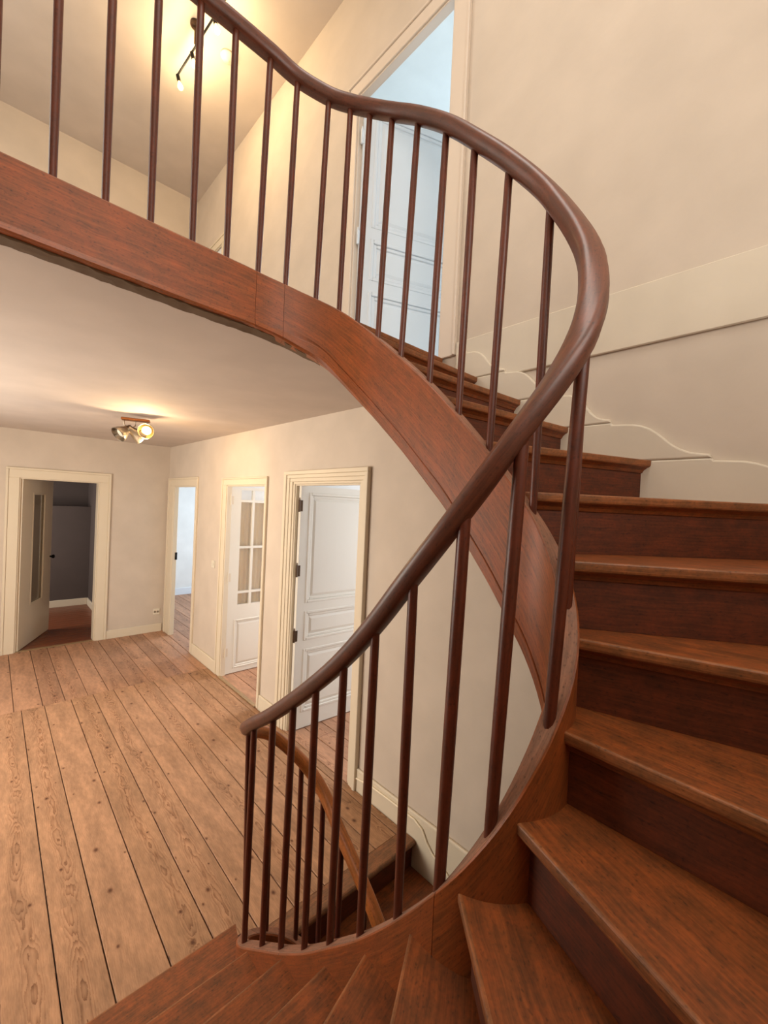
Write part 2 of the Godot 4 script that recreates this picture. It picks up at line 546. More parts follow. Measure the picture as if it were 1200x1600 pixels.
func build_staircase() -> void:
	var st := thing("staircase", "winding brown wooden staircase climbing from the hall along the wall to the gallery", "staircase")
	var T := 0.027
	var nose := [[0.0075, 0.0], [0.0040, -0.0003], [0.0016, -0.0014], [0.0004, -0.0035], [0.0, -0.0080], [0.0004, -0.0180], [0.0020, -0.0230], [0.0055, -0.0260], [0.0075, -T]]
	var cove := [[0.010, -T], [0.031, -T], [0.031, -T - 0.020], [0.026, -T - 0.020], [0.021, -T - 0.010]]
	for k in NOSES.size():
		var d: Array = NOSES[k]
		var o := Vector2(d[0], d[1])
		var dir := Vector2(cos(deg_to_rad(d[2])), sin(deg_to_rad(d[2])))
		var asc := Vector2(dir.y, -dir.x)
		var y: float = d[3]
		var poly := PackedVector2Array([BOUND.position, Vector2(BOUND.end.x, BOUND.position.y), BOUND.end, Vector2(BOUND.position.x, BOUND.end.y)])
		poly = clip(poly, o + asc * 0.0072, asc)
		if k + 1 < NOSES.size():
			var e: Array = NOSES[k + 1]
			var o2 := Vector2(e[0], e[1])
			var dir2 := Vector2(cos(deg_to_rad(e[2])), sin(deg_to_rad(e[2])))
			var asc2 := Vector2(dir2.y, -dir2.x)
			poly = clip(poly, o2 + asc2 * 0.050, -asc2)
			var chord := (o2 - o).normalized()
			var outw := Vector2(-chord.y, chord.x)
			if outw.dot(dir + dir2) < 0.0: outw = -outw
			if k == 10: poly = clip(poly, o2 - outw * 0.0, outw)
			poly = clip(poly, o + outw * (0.052 if k == 15 else (0.0 if k < 4 or k > 10 else -0.006)), outw)
		else:
			poly = clip(poly, Vector2(0, -1.75), Vector2(0, 1))
			poly = clip(poly, Vector2(0.72, 0), Vector2(1, 0))
		var off := Vector2(k * 0.37, k * 0.61)
		var len := reach(o, dir)
		var a3 := Vector3(o.x, y, o.y)
		var b3 := a3 + Vector3(dir.x, 0, dir.y) * len
		var asc3 := Vector3(asc.x, 0, asc.y)
		var mb := MB.new()
		if poly.size() > 2: mb.slab(poly, y - T, y, dir, off)
		bar(mb, a3, b3, asc3, cove, off.x)
		var tr := obj("tread", mb, M.tread_wood, st)
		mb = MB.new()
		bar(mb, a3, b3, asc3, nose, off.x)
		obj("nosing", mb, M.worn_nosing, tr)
		var y0: float = NOSES[k - 1][3] if k > 0 else 0.0
		var rb := MB.new()
		var prof := [[0.030, y0 - y + 0.0005], [0.048, y0 - y + 0.0005], [0.048, -T], [0.030, -T]]
		var ro := o + asc * 0.03
		var rl := reach(ro, dir) - 0.001
		bar(rb, a3 - Vector3(dir.x, 0, dir.y) * 0.01, a3 + Vector3(dir.x, 0, dir.y) * rl, asc3, prof, off.y)
		obj("riser", rb, M.riser_wood, st)
	# strings: gallery edge, bend, straight, turn, straight, foot
	for r in [[0.0, 0.99], [0.99, 1.105], [1.105, 2.665], [2.665, 3.70]]:
		string_piece(r[0], r[1], M.string_wood, st)
	# painted boards along the wall, each cut to an S at its lower end
	var ends := [0.42, 0.08, -0.281, -0.610, -0.834, -1.100, -1.342]   # where the boards of steps 11 to 17 stop
	for j in range(0, 6):
		var yb: float = NOSES[10 + j][3]
		var yt: float = NOSES[11 + j][3]
		var za: float = ends[j]
		var zb: float = ends[j + 1]
		var o := PackedVector2Array()
		var zl := maxf(zb - 0.42, -1.40)
		o.append(Vector2(zl, yb + 0.0003)); o.append(Vector2(zl, yt - 0.0003))
		var dz := za - zb
		for q in [[0.0, 0.0], [0.02, 0.05], [0.13, 0.07], [0.24, 0.09], [0.33, 0.14], [0.42, 0.23], [0.50, 0.36], [0.58, 0.52], [0.65, 0.66], [0.72, 0.76], [0.80, 0.84], [0.90, 0.89], [0.98, 0.91], [1.0, 1.0]]:
			o.append(Vector2(zb + dz * q[0], lerpf(yt - 0.0003, yb + 0.0003, q[1])))
		var mb := MB.new()
		mb.plate(o, 1.795, XD - 0.0005, 0.006)
		obj("wall_string", mb, M.lightened_paint, st)

func build_lower_staircase() -> void:
	var st := thing("lower_staircase", "flight of reddish wooden steps going down from the hall floor under the stair", "staircase")
	for k in 7:
		var y := -0.16 * k
		var z := -1.525 + 0.255 * k
		var mb := MB.new()
		var nose := []
		for i in 9:
			var a := deg_to_rad(90.0 + 180.0 * i / 8.0)
			nose.append([0.016 + cos(a) * 0.016, -0.016 + sin(a) * 0.016])
		# here the climb runs towards -z
		bar(mb, Vector3(1.068 if k > 0 else 0.906, y, z), Vector3(1.797, y, z), Vector3(0, 0, -1), nose, k * 0.4)
		mb.box(Vector3(1.432 if k > 0 else 1.3515, y - 0.016, z - (0.155 if k > 0 else 0.059)), Vector3(0.728 if k > 0 else 0.891, 0.032, 0.28 if k > 0 else 0.088), 0.001, Basis.IDENTITY, 0, Vector2(k * 0.3, k * 0.7))
		obj("tread" if k > 0 else "floor_nosing", mb, M.nosing_wood if k == 0 else M.tread_wood, st)
		var rb := MB.new()
		rb.box(Vector3(1.43, y - 0.096, z - 0.035), Vector3(0.734, 0.127, 0.018), 0.001, Basis.IDENTITY, 0, Vector2(k * 0.7, 0.3))
		obj("riser", rb, M.riser_wood, st)
	string_piece(3.70, 4.8, M.string_wood, st)

# balusters: foot (x, z) is found on the string, the head is where the baluster meets the rail
const BALUSTERS := [[0.28, -0.022, 3.535, -1.4945], [0.400, 0.100, 3.535, -1.4945], [0.522, 0.222, 3.533, -1.4945], [0.642, 0.342, 3.531, -1.4945], [0.768, 0.467, 3.528, -1.4945], [0.884, 0.586, 3.533, -1.494], [1.003, 0.716, 3.530, -1.488], [1.110, 0.820, 3.500, -1.467], [1.229, 0.925, 3.455, -1.406], [1.324, 0.986, 3.430, -1.343], [1.404, 1.026, 3.393, -1.271], [1.502, 1.055, 3.335, -1.173], [1.627, 1.061, 3.238, -1.043], [1.767, 1.056, 3.113, -0.906], [1.892, 1.053, 2.989, -0.786], [2.008, 1.054, 2.854, -0.662], [2.151, 1.046, 2.683, -0.528], [2.297, 0.984, 2.435, -0.400], [2.446, 0.852, 2.200, -0.346], [2.568, 0.753, 2.000, -0.415], [2.669, 0.717, 1.853, -0.517], [2.782, 0.706, 1.695, -0.642], [2.907, 0.709, 1.552, -0.765], [3.029, 0.710, 1.430, -0.886], [3.148, 0.707, 1.325, -1.008], [3.276, 0.711, 1.229, -1.133], [3.395, 0.710, 1.141, -1.254], [3.530, 0.712, 1.048, -1.390], [3.636, 0.742, 0.978, -1.490], [3.765, 0.863, 0.905, -1.534], [3.893, 0.985, 0.748, -1.486], [4.000, 1.042, 0.640, -1.400], [4.120, 1.044, 0.540, -1.268], [4.27, 1.044, 0.44, -1.12]]

func build_balustrade() -> void:
	var ba := thing("balustrade", "brown wooden balustrade of slim balusters under one winding handrail around the stairwell", "balustrade")
	var pts := [Vector3(-0.30, 3.54, -1.4945)]
	for b in BALUSTERS: pts.append(Vector3(b[1], b[2], b[3]))
	pts.append(Vector3(1.044, 0.27, -0.95)); pts.append(Vector3(1.044, 0.12, -0.75))
	# smooth the heads a little, then run a curve through them
	var sm := pts.duplicate()
	for i in range(1, pts.size() - 1): sm[i] = pts[i] * 0.7 + (pts[i - 1] + pts[i + 1]) * 0.15
	# the smoothing must not cut the corners of the plan
	for i in range(1, pts.size() - 1): sm[i].x = pts[i].x; sm[i].z = pts[i].z
	var fine := []
	for i in sm.size() - 1:
		for k in 8:
			var t := k / 8.0
			var p0: Vector3 = sm[maxi(i - 1, 0)]
			var p3: Vector3 = sm[mini(i + 2, sm.size() - 1)]
			fine.append(sm[i].cubic_interpolate(sm[i + 1], p0, p3, t))
	fine.append(sm[-1])
	var cut := -1
	for r in 2:   # the brown rail above, the lighter rail going down below
		var rings := []
		var a := 0 if r == 0 else 29 * 8
		var b := 29 * 8 if r == 0 else fine.size() - 1
		for i in range(a, b + 1):
			var t: Vector3 = (fine[mini(i + 1, fine.size() - 1)] - fine[maxi(i - 1, 0)]).normalized()
			var u := (Vector3.UP - t * t.y).normalized()
			var nn := u.cross(t).normalized()
			var c: Vector3 = fine[i] + u * 0.022
			var ring := []
			var w := 0.0285 if r == 0 else 0.024
			var big := 1.0 + 0.10 * smoothstep(1.9, 2.6, fine[i].y) if r == 0 else 1.0
			w *= big
			for k in 20:
				var an := TAU * k / 20.0
				var ex := signf(cos(an)) * pow(absf(cos(an)), 0.72) * w
				var ey := signf(sin(an)) * pow(absf(sin(an)), 0.72) * 0.0235 * big
				if ey < 0.0: ex *= 0.90
				ring.append(c + nn * ex + u * ey)
			rings.append(ring)
		var mb := MB.new()
		mb.skin(rings, true, true, 1.0, 0.0)
		obj("handrail", mb, M.rail_wood if r == 0 else M.lower_rail_wood, ba)
	for b in BALUSTERS:
		var q := along(b[0])
		var p: Vector2 = q[0]
		var foot := Vector3(p.x, smooth_table(STRING_TOP, b[0]) - 0.02, p.y)
		var head := Vector3(b[1], b[2] + 0.012, b[3])
		var rings := []
		for i in 7:
			var t := i / 6.0
			var c := foot.lerp(head, t)
			var rad := lerpf(0.0100, 0.0118, sin(t * PI * 0.75)) + (0.0022 if b[0] > 2.2 and b[0] < 2.75 else 0.0)
			var r := []
			for k in 10:
				var a := TAU * k / 10.0 + 0.3
				r.append(c + Vector3(cos(a), 0, sin(a)) * rad)
			rings.append(r)
		var mb := MB.new()
		mb.skin(rings, true, true, 1.0, b[0] * 5.1)
		obj("baluster", mb, M.baluster_wood, ba)

# ------------------------------------------------------------------ room shell
func walls_with_holes(mb: MB, ax: int, a0: float, a1: float, y0: float, y1: float, t0: float, t1: float, holes: Array) -> void:
	# wall running along x (ax 0) or z (ax 2) from a0 to a1, thick from t0 to t1; holes as (a0, a1, y0, y1)
	var cuts := [a0, a1]
	for h in holes: cuts.append(h[0]); cuts.append(h[1])
	cuts.sort()
	for i in cuts.size() - 1:
		var p: float = cuts[i]
		var q: float = cuts[i + 1]
		if q - p < 1e-4 or p < a0 - 1e-4 or q > a1 + 1e-4: continue
		var spans := [[y0, y1]]
		for h in holes:
			if h[0] < q - 1e-4 and h[1] > p + 1e-4:
				var nxt := []
				for s in spans:
					if h[3] <= s[0] or h[2] >= s[1]: nxt.append(s); continue
					if h[2] > s[0] + 1e-4: nxt.append([s[0], h[2]])
					if h[3] < s[1] - 1e-4: nxt.append([h[3], s[1]])
				spans = nxt
		for s in spans:
			var c := Vector3((p + q) * 0.5, (s[0] + s[1]) * 0.5, (t0 + t1) * 0.5)
			var z := Vector3(q - p, s[1] - s[0], t1 - t0)
			if ax == 2: c = Vector3(c.z, c.y, c.x); z = Vector3(z.z, z.y, z.x)
			mb.box(c, z, 0.0)

func bx(mb: MB, a: Vector3, b: Vector3, bev := 0.0, grain := 0, off := Vector2.ZERO) -> void:
	mb.box((a + b) * 0.5, (b - a).abs(), bev, Basis.IDENTITY, grain, off)

const D1 := [-6.11, -5.285, -0.03, 2.035]
const D2 := [-4.37, -3.515, -0.03, 2.035]
const D3 := [-2.998, -2.166, -0.03, 2.035]
const DU := [-2.375, -1.53, 2.72, 4.765]
const DV := [-5.40, -4.765, 2.72, 4.75]
const D4 := [0.23, 1.0, -0.03, 2.03]

func plank_run(parent: Node, x0: float, x1: float, z0: float, z1: float, m: Material, off: Vector2, y := 0.0, dip := 0.0) -> void:
	var mb := MB.new()
	var g := 0.0022
	mb.box(Vector3((x0 + x1) * 0.5, y - 0.011 + dip, (z0 + z1) * 0.5), Vector3(x1 - x0 - 2 * g, 0.022, z1 - z0 - g), 0.0025, Basis.IDENTITY, 2, off)
	obj("plank", mb, m, parent)

func build_floor() -> void:
	var rng := RandomNumberGenerator.new()
	rng.seed = 77
	var fl := setting("floor", "worn pine floorboards of the hall running towards the far wall")
	var base := MB.new()
	bx(base, Vector3(-1.75, -0.20, -6.5), Vector3(2.0, -0.024, -1.56))
	obj("subfloor", base, M.socket_hole, fl)
	var near := [-1.65, -1.47, -1.30, -1.12, -0.95, -0.78, -0.61, -0.44, -0.27, -0.10, 0.065, 0.23, 0.383, 0.572, 0.739, 0.903, 1.075, 1.245, 1.415, 1.585, 1.745, 1.80]
	var far := [-1.65, -1.47, -1.30, -1.12, -0.95, -0.78, -0.61, -0.44, -0.27, -0.14, 0.02, 0.183, 0.373, 0.532, 0.703, 0.865, 1.038, 1.218, 1.385, 1.543, 1.708, 1.80]
	for i in near.size() - 1:
		var zend := -1.556 if near[i + 1] < 0.60 else (-1.532 if near[i + 1] < 0.91 else -1.628)
		plank_run(fl, near[i], near[i + 1], -4.66, zend, M["pine_%d" % rng.randi_range(0, 5)], Vector2(rng.randf() * 3.0 + 5.0, rng.randi_range(0, 3) * 0.2 + 0.1), 0.0, rng.randf_range(-0.001, 0.001))
	for i in far.size() - 1:
		plank_run(fl, far[i], far[i + 1], ZF, -4.66, M["pine_red_%d" % rng.randi_range(0, 5)], Vector2(rng.randf() * 3.0 + 5.0, rng.randi_range(0, 3) * 0.2 + 0.1), 0.0, rng.randf_range(-0.001, 0.001))
	# rooms on the right
	var fr := setting("floor_rooms", "pine floorboards in the daylit rooms beyond the right-hand doors")
	var b2 := MB.new()
	bx(b2, Vector3(XD + 0.04, -0.20, -8.7), Vector3(4.7, -0.024, -0.9))
	obj("subfloor", b2, M.socket_hole, fr)
	var x := 1.80
	while x < 4.5:
		var w := rng.randf_range(0.16, 0.19)
		var z := -8.6
		while z < (-1.70 if x < 1.81 else -1.2):
			var l := minf(rng.randf_range(2.2, 3.1), (-1.66 if x < 1.81 else -1.1) - z)
			plank_run(fr, x, x + w, z, z + l, M["pine_red_%d" % rng.randi_range(0, 5)], Vector2(rng.randf() * 3.0 + 15.0, rng.randi_range(0, 3) * 0.2 + 0.1))
			z += l
		x += w
	# dark room at the end: reddish boards running across
	var fd := setting("floor_dark_room", "reddish brown boards of the dark room behind the half-glazed door")
	var z2 := -8.7
	var b3 := MB.new()
	bx(b3, Vector3(-0.8, -0.20, -8.75), Vector3(1.4, -0.024, -6.40))
	obj("subfloor", b3, M.socket_hole, fd)
	while z2 < -6.42:
		var w := minf(0.125, -6.385 - z2)
		var mb := MB.new()
		mb.box(Vector3(0.25, -0.011, z2 + w * 0.5), Vector3(2.1, 0.022, w - 0.003), 0.002, Basis.IDENTITY, 0, Vector2(rng.randf() * 2.0, rng.randf()))
		obj("plank", mb, M.red_floor, fd)
		z2 += w

func build_shell() -> void:
	var w := setting("wall_right", "long cream plaster wall with the hall doors below and the stair door above")
	var mb := MB.new()
	walls_with_holes(mb, 2, -8.7, 0.75, -1.5, 5.9, XD, XD + WT, [D1, D2, D3, DU, DV])
	obj("plaster", mb, M.wall_paint, w)
	w = setting("wall_far", "cream plaster end wall of the hall around the dark doorway")
	mb = MB.new()
	walls_with_holes(mb, 0, -1.75, XD, -0.2, YF, ZF - 0.14, ZF, [D4])
	obj("plaster", mb, M.wall_paint, w)
	w = setting("wall_upper", "cream end wall of the upper landing behind the gallery balusters")
	mb = MB.new()
	bx(mb, Vector3(-1.75, YF - 0.02, ZU - 0.14), Vector3(XD, 5.9, ZU))
	obj("plaster", mb, M.wall_paint, w)
	w = setting("wall_left", "plain left-hand wall of the hall and upper landing around an added window")
	mb = MB.new()
	walls_with_holes(mb, 2, -6.52, -1.35, -0.2, 5.9, -1.75, -1.6, [[-4.85, -2.55, 0.75, 2.25], [-4.4, -2.6, 3.5, 5.0]])
	obj("plaster", mb, M.wall_paint, w)
	w = setting("wall_back", "plain wall closing the hall and the stairwell behind the stair")
	mb = MB.new()
	bx(mb, Vector3(-1.75, -0.2, -1.45), Vector3(-0.40, 5.9, -1.35))
	obj("plaster", mb, M.wall_paint, w)
	w = setting("wall_stair_left", "plain wall closing the left side of the stairwell behind the viewer")
	mb = MB.new()
	bx(mb, Vector3(-0.40, -1.5, -1.45), Vector3(-0.252, 5.9, 0.75))
	obj("plaster", mb, M.wall_paint, w)
	mb = MB.new()
	bx(mb, Vector3(-0.2525, -1.5, -1.40), Vector3(-0.2505, 2.15, 0.56))
	obj("bounce_cut_panel", mb, M.bounce_cut_paint, w)  # unseen dark panel added to keep bounced light off the lower steps
	w = setting("wall_stair_back", "plain wall closing the near end of the stairwell behind the viewer")
	mb = MB.new()
	walls_with_holes(mb, 0, -0.25, XD, -1.5, 5.9, 0.56, 0.75, [[-0.02, 0.92, 2.42, 3.68]])
	obj("plaster", mb, M.wall_paint, w)
	w = setting("ceiling", "smooth pale ceiling of the hall under the gallery")
	mb = MB.new()
	mb.plate(PackedVector2Array([Vector2(ZF, YC + 0.055), Vector2(-1.75, YC + 0.020), Vector2(-1.75, YF), Vector2(ZF, YF)]), -1.6, XD)
	bx(mb, Vector3(-1.6, YC + 0.020, -1.75), Vector3(0.71, YF, -1.519))
	bx(mb, Vector3(0.71, YC + 0.020, -1.75), Vector3(XD, YF - 0.031, -1.519))
	obj("plaster", mb, M.ceiling_paint, w)
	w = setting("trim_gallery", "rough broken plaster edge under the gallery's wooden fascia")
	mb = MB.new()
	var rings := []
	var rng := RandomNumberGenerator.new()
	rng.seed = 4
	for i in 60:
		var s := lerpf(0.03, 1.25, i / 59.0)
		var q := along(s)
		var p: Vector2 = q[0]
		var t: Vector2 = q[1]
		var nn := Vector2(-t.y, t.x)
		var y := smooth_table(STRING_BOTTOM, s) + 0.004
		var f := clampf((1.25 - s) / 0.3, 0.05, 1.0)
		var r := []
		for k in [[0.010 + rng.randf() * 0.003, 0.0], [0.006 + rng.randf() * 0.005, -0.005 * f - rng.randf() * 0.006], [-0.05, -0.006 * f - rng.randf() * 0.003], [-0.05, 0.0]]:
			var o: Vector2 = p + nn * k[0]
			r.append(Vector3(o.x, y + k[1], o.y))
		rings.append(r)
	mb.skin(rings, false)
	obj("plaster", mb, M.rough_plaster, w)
	w = setting("ceiling_upper", "pale flat ceiling of the upper landing carrying the track lamp")
	mb = MB.new()
	for r in [[-1.6, XD, ZU, -1.10], [-1.6, -0.20, -1.10, 0.56], [1.00, XD, -1.10, 0.56], [-0.20, 1.00, 0.15, 0.56]]:
		bx(mb, Vector3(r[0], YT, r[2]), Vector3(r[1], YT + 0.15, r[3]))
	obj("plaster", mb, M.ceiling_paint, w)
	# rooms beyond
	w = setting("wall_rooms", "white walls and ceiling of the daylit rooms beyond the right-hand doors")
	mb = MB.new()
	bx(mb, Vector3(XD + WT - 0.002, -0.2, -8.72), Vector3(4.7, 2.75, -8.58))
	for z in [-4.78, -3.28]: bx(mb, Vector3(XD + WT - 0.002, -0.02, z - 0.05), Vector3(4.55, 2.55, z + 0.05))
	bx(mb, Vector3(XD + WT - 0.002, -0.2, -1.0), Vector3(4.7, 2.75, -0.86))
	walls_with_holes(mb, 2, -8.58, -1.0, -0.2, 2.75, 4.55, 4.7, [[-7.6, -6.0, 0.6, 2.2], [-4.5, -3.5, 0.6, 2.2], [-2.9, -1.4, 0.6, 2.2]])
	bx(mb, Vector3(XD + WT - 0.002, 2.55, -8.58), Vector3(4.55, 2.70, -1.0))
	obj("plaster", mb, M.room_paint, w)
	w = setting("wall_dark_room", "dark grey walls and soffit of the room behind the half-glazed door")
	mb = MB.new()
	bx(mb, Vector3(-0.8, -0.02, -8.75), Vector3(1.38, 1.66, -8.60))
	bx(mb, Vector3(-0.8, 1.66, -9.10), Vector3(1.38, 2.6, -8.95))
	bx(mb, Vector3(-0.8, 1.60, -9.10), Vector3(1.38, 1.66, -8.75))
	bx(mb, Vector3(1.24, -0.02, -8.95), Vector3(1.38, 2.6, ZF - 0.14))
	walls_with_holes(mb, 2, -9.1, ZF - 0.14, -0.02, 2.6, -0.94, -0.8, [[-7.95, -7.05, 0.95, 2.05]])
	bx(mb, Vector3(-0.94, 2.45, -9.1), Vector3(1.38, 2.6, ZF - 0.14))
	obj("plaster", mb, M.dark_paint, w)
	w = setting("wall_bedroom", "pale blue-white walls and ceiling of the room behind the upper door")
	mb = MB.new()
	bx(mb, Vector3(XD + WT - 0.002, YF - 0.1, -4.3), Vector3(4.7, 5.9, -4.16))
	bx(mb, Vector3(XD + WT - 0.002, YF - 0.1, 0.30), Vector3(4.7, 5.9, 0.44))
	walls_with_holes(mb, 2, -4.16, 0.30, YF - 0.1, 5.9, 4.55, 4.7, [[-2.6, -0.6, 3.4, 4.9]])
	bx(mb, Vector3(XD + WT - 0.002, YF - 0.15, -4.16), Vector3(4.55, YF, 0.30))
	bx(mb, Vector3(XD + WT - 0.002, 5.5, -4.16), Vector3(4.55, 5.6, 0.30))
	obj("plaster", mb, M.room_paint, w)
	w = setting("wall_cellar", "dim walls and floor of the cellar stair below the hall")
	mb = MB.new()
	bx(mb, Vector3(-0.4, -1.65, -1.8), Vector3(XD, -1.5, 0.75))
	bx(mb, Vector3(-0.4, -1.5, -1.8), Vector3(XD, -0.2, -1.66))
	obj("plaster", mb, M.wall_paint, w)
	# boards and skirtings
	w = setting("trim_band", "cream board fixed level along the stair wall at upper floor height")
	mb = MB.new()
	bx(mb, Vector3(XD - 0.013, 2.548, -1.412), Vector3(XD, 2.785, 0.56), 0.004)
	obj("board", mb, M.lightened_paint, w)
	w = setting("baseboard_right", "low cream skirting along the right-hand wall between the doors")
	for r in [[-5.205, -4.482, 0.13], [-3.465, -3.15, 0.13], [-2.068, -0.2, 0.145]]:
		mb = MB.new()
		bx(mb, Vector3(XD - 0.016, -0.012 if r[0] < -2.5 else -0.5, r[0]), Vector3(XD, r[2] - 0.012, r[1]), 0.002)
		bx(mb, Vector3(XD - 0.019, r[2] - 0.012, r[0]), Vector3(XD, r[2], r[1]), 0.006)
		obj("skirting", mb, M.white_paint, w)
	w = setting("baseboard_far", "low cream skirting along the end wall of the hall")
	for r in [[1.128, XD - 0.03], [-1.6, 0.108]]:
		mb = MB.new()
		bx(mb, Vector3(r[0], -0.012, ZF), Vector3(r[1], 0.105, ZF + 0.016), 0.004)
		obj("skirting", mb, M.white_paint, w)
	w = setting("baseboard_rooms", "white skirting boards inside the rooms beyond the doors")
	mb = MB.new()
	bx(mb, Vector3(1.98, -0.01, -8.58), Vector3(4.5, 0.13, -8.56), 0.004)
	obj("skirting", mb, M.grey_paint, w)
	mb = MB.new()
	bx(mb, Vector3(-0.8, -0.01, -8.60), Vector3(1.22, 0.11, -8.58), 0.004)
	bx(mb, Vector3(1.222, -0.01, -8.60), Vector3(1.24, 0.11, -6.55), 0.004)
	obj("skirting", mb, M.white_paint, w)

# door lining and moulded architrave on the face of a wall; side: the wall runs along z (2) or x (0)
func surround(parent: Node, ax: int, h: Array, face: float, inn: float, wl: float, wr: float, wt: float, steps: Array, m: Material, sill := false) -> void:
	# steps: (from, to, proud) as shares of the width, from the opening outwards
	var mb := MB.new()
	var put := func(a0: float, a1: float, y0: float, y1: float, proud: float) -> void:
		var p := Vector3(a0, y0, face + inn * proud)
		var q := Vector3(a1, y1, face)
		if ax == 2: p = Vector3(p.z, p.y, p.x); q = Vector3(q.z, q.y, q.x)
		bx(mb, p, q, 0.003, 1)
	for s in steps:
		put.call(h[0] - wl * s[1], h[0] - wl * s[0], h[2], h[3] + wt * s[0], s[2])
		put.call(h[1] + wr * s[0], h[1] + wr * s[1], h[2], h[3] + wt * s[0], s[2])
		put.call(h[0] - wl * s[1], h[1] + wr * s[1], h[3] + wt * s[0], h[3] + wt * s[1], s[2])
	obj("architrave", mb, m, parent)
	mb = MB.new()
	var t0 := face + inn * 0.004
	var t1 := face - inn * (WT + 0.004 if ax == 2 else 0.144)
	for r in [[h[0], h[0] + 0.012, h[2], h[3]], [h[1] - 0.012, h[1], h[2], h[3]], [h[0] + 0.012, h[1] - 0.012, h[3] - 0.012, h[3]]]:
		var p := Vector3(r[0], r[2], t0)
		var q := Vector3(r[1], r[3], t1)
		if ax == 2: p = Vector3(p.z, p.y, p.x); q = Vector3(q.z, q.y, q.x)
		bx(mb, p, q, 0.002, 1)
	obj("door_lining", mb, m, parent)

# a leaf in its own axes: u along x from the hinge, y up, thickness along z
func leaf(parent: Node, at: Vector3, turn: float, w: float, h: float, panels: Array, m: Material) -> MeshInstance3D:
	var th := 0.036
	var mb := MB.new()
	var holes := []
	for p in panels: holes.append([p[0], p[1], p[2], p[3]])
	walls_with_holes(mb, 0, 0.0, w, 0.008, h, -th * 0.5, th * 0.5, holes)
	var o := obj("door_leaf", mb, m, parent)
	o.position = at
	o.rotation.y = turn
	return o

func panel(o: Node, p: Array, m: Material, mould := 0.035) -> void:
	var mb := MB.new()
	var c := Vector3((p[0] + p[1]) * 0.5, (p[2] + p[3]) * 0.5, 0)
	var s := Vector3(p[1] - p[0], p[3] - p[2], 0.012)
	mb.box(c, s, 0.0)
	# raised field with sloping edges
	for sg in [-1.0, 1.0]:
		var r0 := []
		var r1 := []
		var iw := s.x * 0.5 - mould - 0.006
		var ih := s.y * 0.5 - mould - 0.006
		for k in [[-1, -1], [1, -1], [1, 1], [-1, 1]]:
			r0.append(c + Vector3(k[0] * iw, k[1] * ih, sg * 0.006))
			r1.append(c + Vector3(k[0] * (iw - 0.02), k[1] * (ih - 0.02), sg * 0.013))
		mb.skin([r0, r1], false, true)
		# moulding round the panel, in two steps
		for st in [[0.0, 0.5, 0.022], [0.5, 1.0, 0.014]]:
			var a: float = mould * st[0]
			var b: float = mould * st[1]
			for q in [[p[0] + a, p[0] + b, p[2] + a, p[3] - a], [p[1] - b, p[1] - a, p[2] + a, p[3] - a], [p[0] + b, p[1] - b, p[2] + a, p[2] + b], [p[0] + b, p[1] - b, p[3] - b, p[3] - a]]:
				bx(mb, Vector3(q[0], q[2], 0.0), Vector3(q[1], q[3], sg * st[2]), 0.004)
	obj("panel", mb, m, o)

func hinge(o: Node, x: float, y: float, z: float, m: Material) -> void:
	var mb := MB.new()
	mb.tube([Vector3(x, y - 0.05, z), Vector3(x, y, z), Vector3(x, y + 0.05, z)], 0.008, 10)
	mb.tube([Vector3(x, y + 0.05, z), Vector3(x, y + 0.056, z), Vector3(x, y + 0.066, z)], 0.005, 8)
	bx(mb, Vector3(x, y - 0.045, z - 0.002), Vector3(x + 0.03, y + 0.045, z + 0.002))
	obj("hinge", mb, m, o)

func lever(o: Node, x: float, y: float, m: Material) -> void:
	for sg in [-1.0, 1.0]:
		var mb := MB.new()
		bx(mb, Vector3(x - 0.018, y - 0.08, sg * 0.018), Vector3(x + 0.018, y + 0.06, sg * 0.022), 0.001)
		mb.tube([Vector3(x, y, sg * 0.02), Vector3(x, y, sg * 0.045), Vector3(x - 0.01, y, sg * 0.055), Vector3(x - 0.05, y - 0.003, sg * 0.056), Vector3(x - 0.10, y - 0.006, sg * 0.054)], 0.008, 8)
		obj("door_handle", mb, m, o)

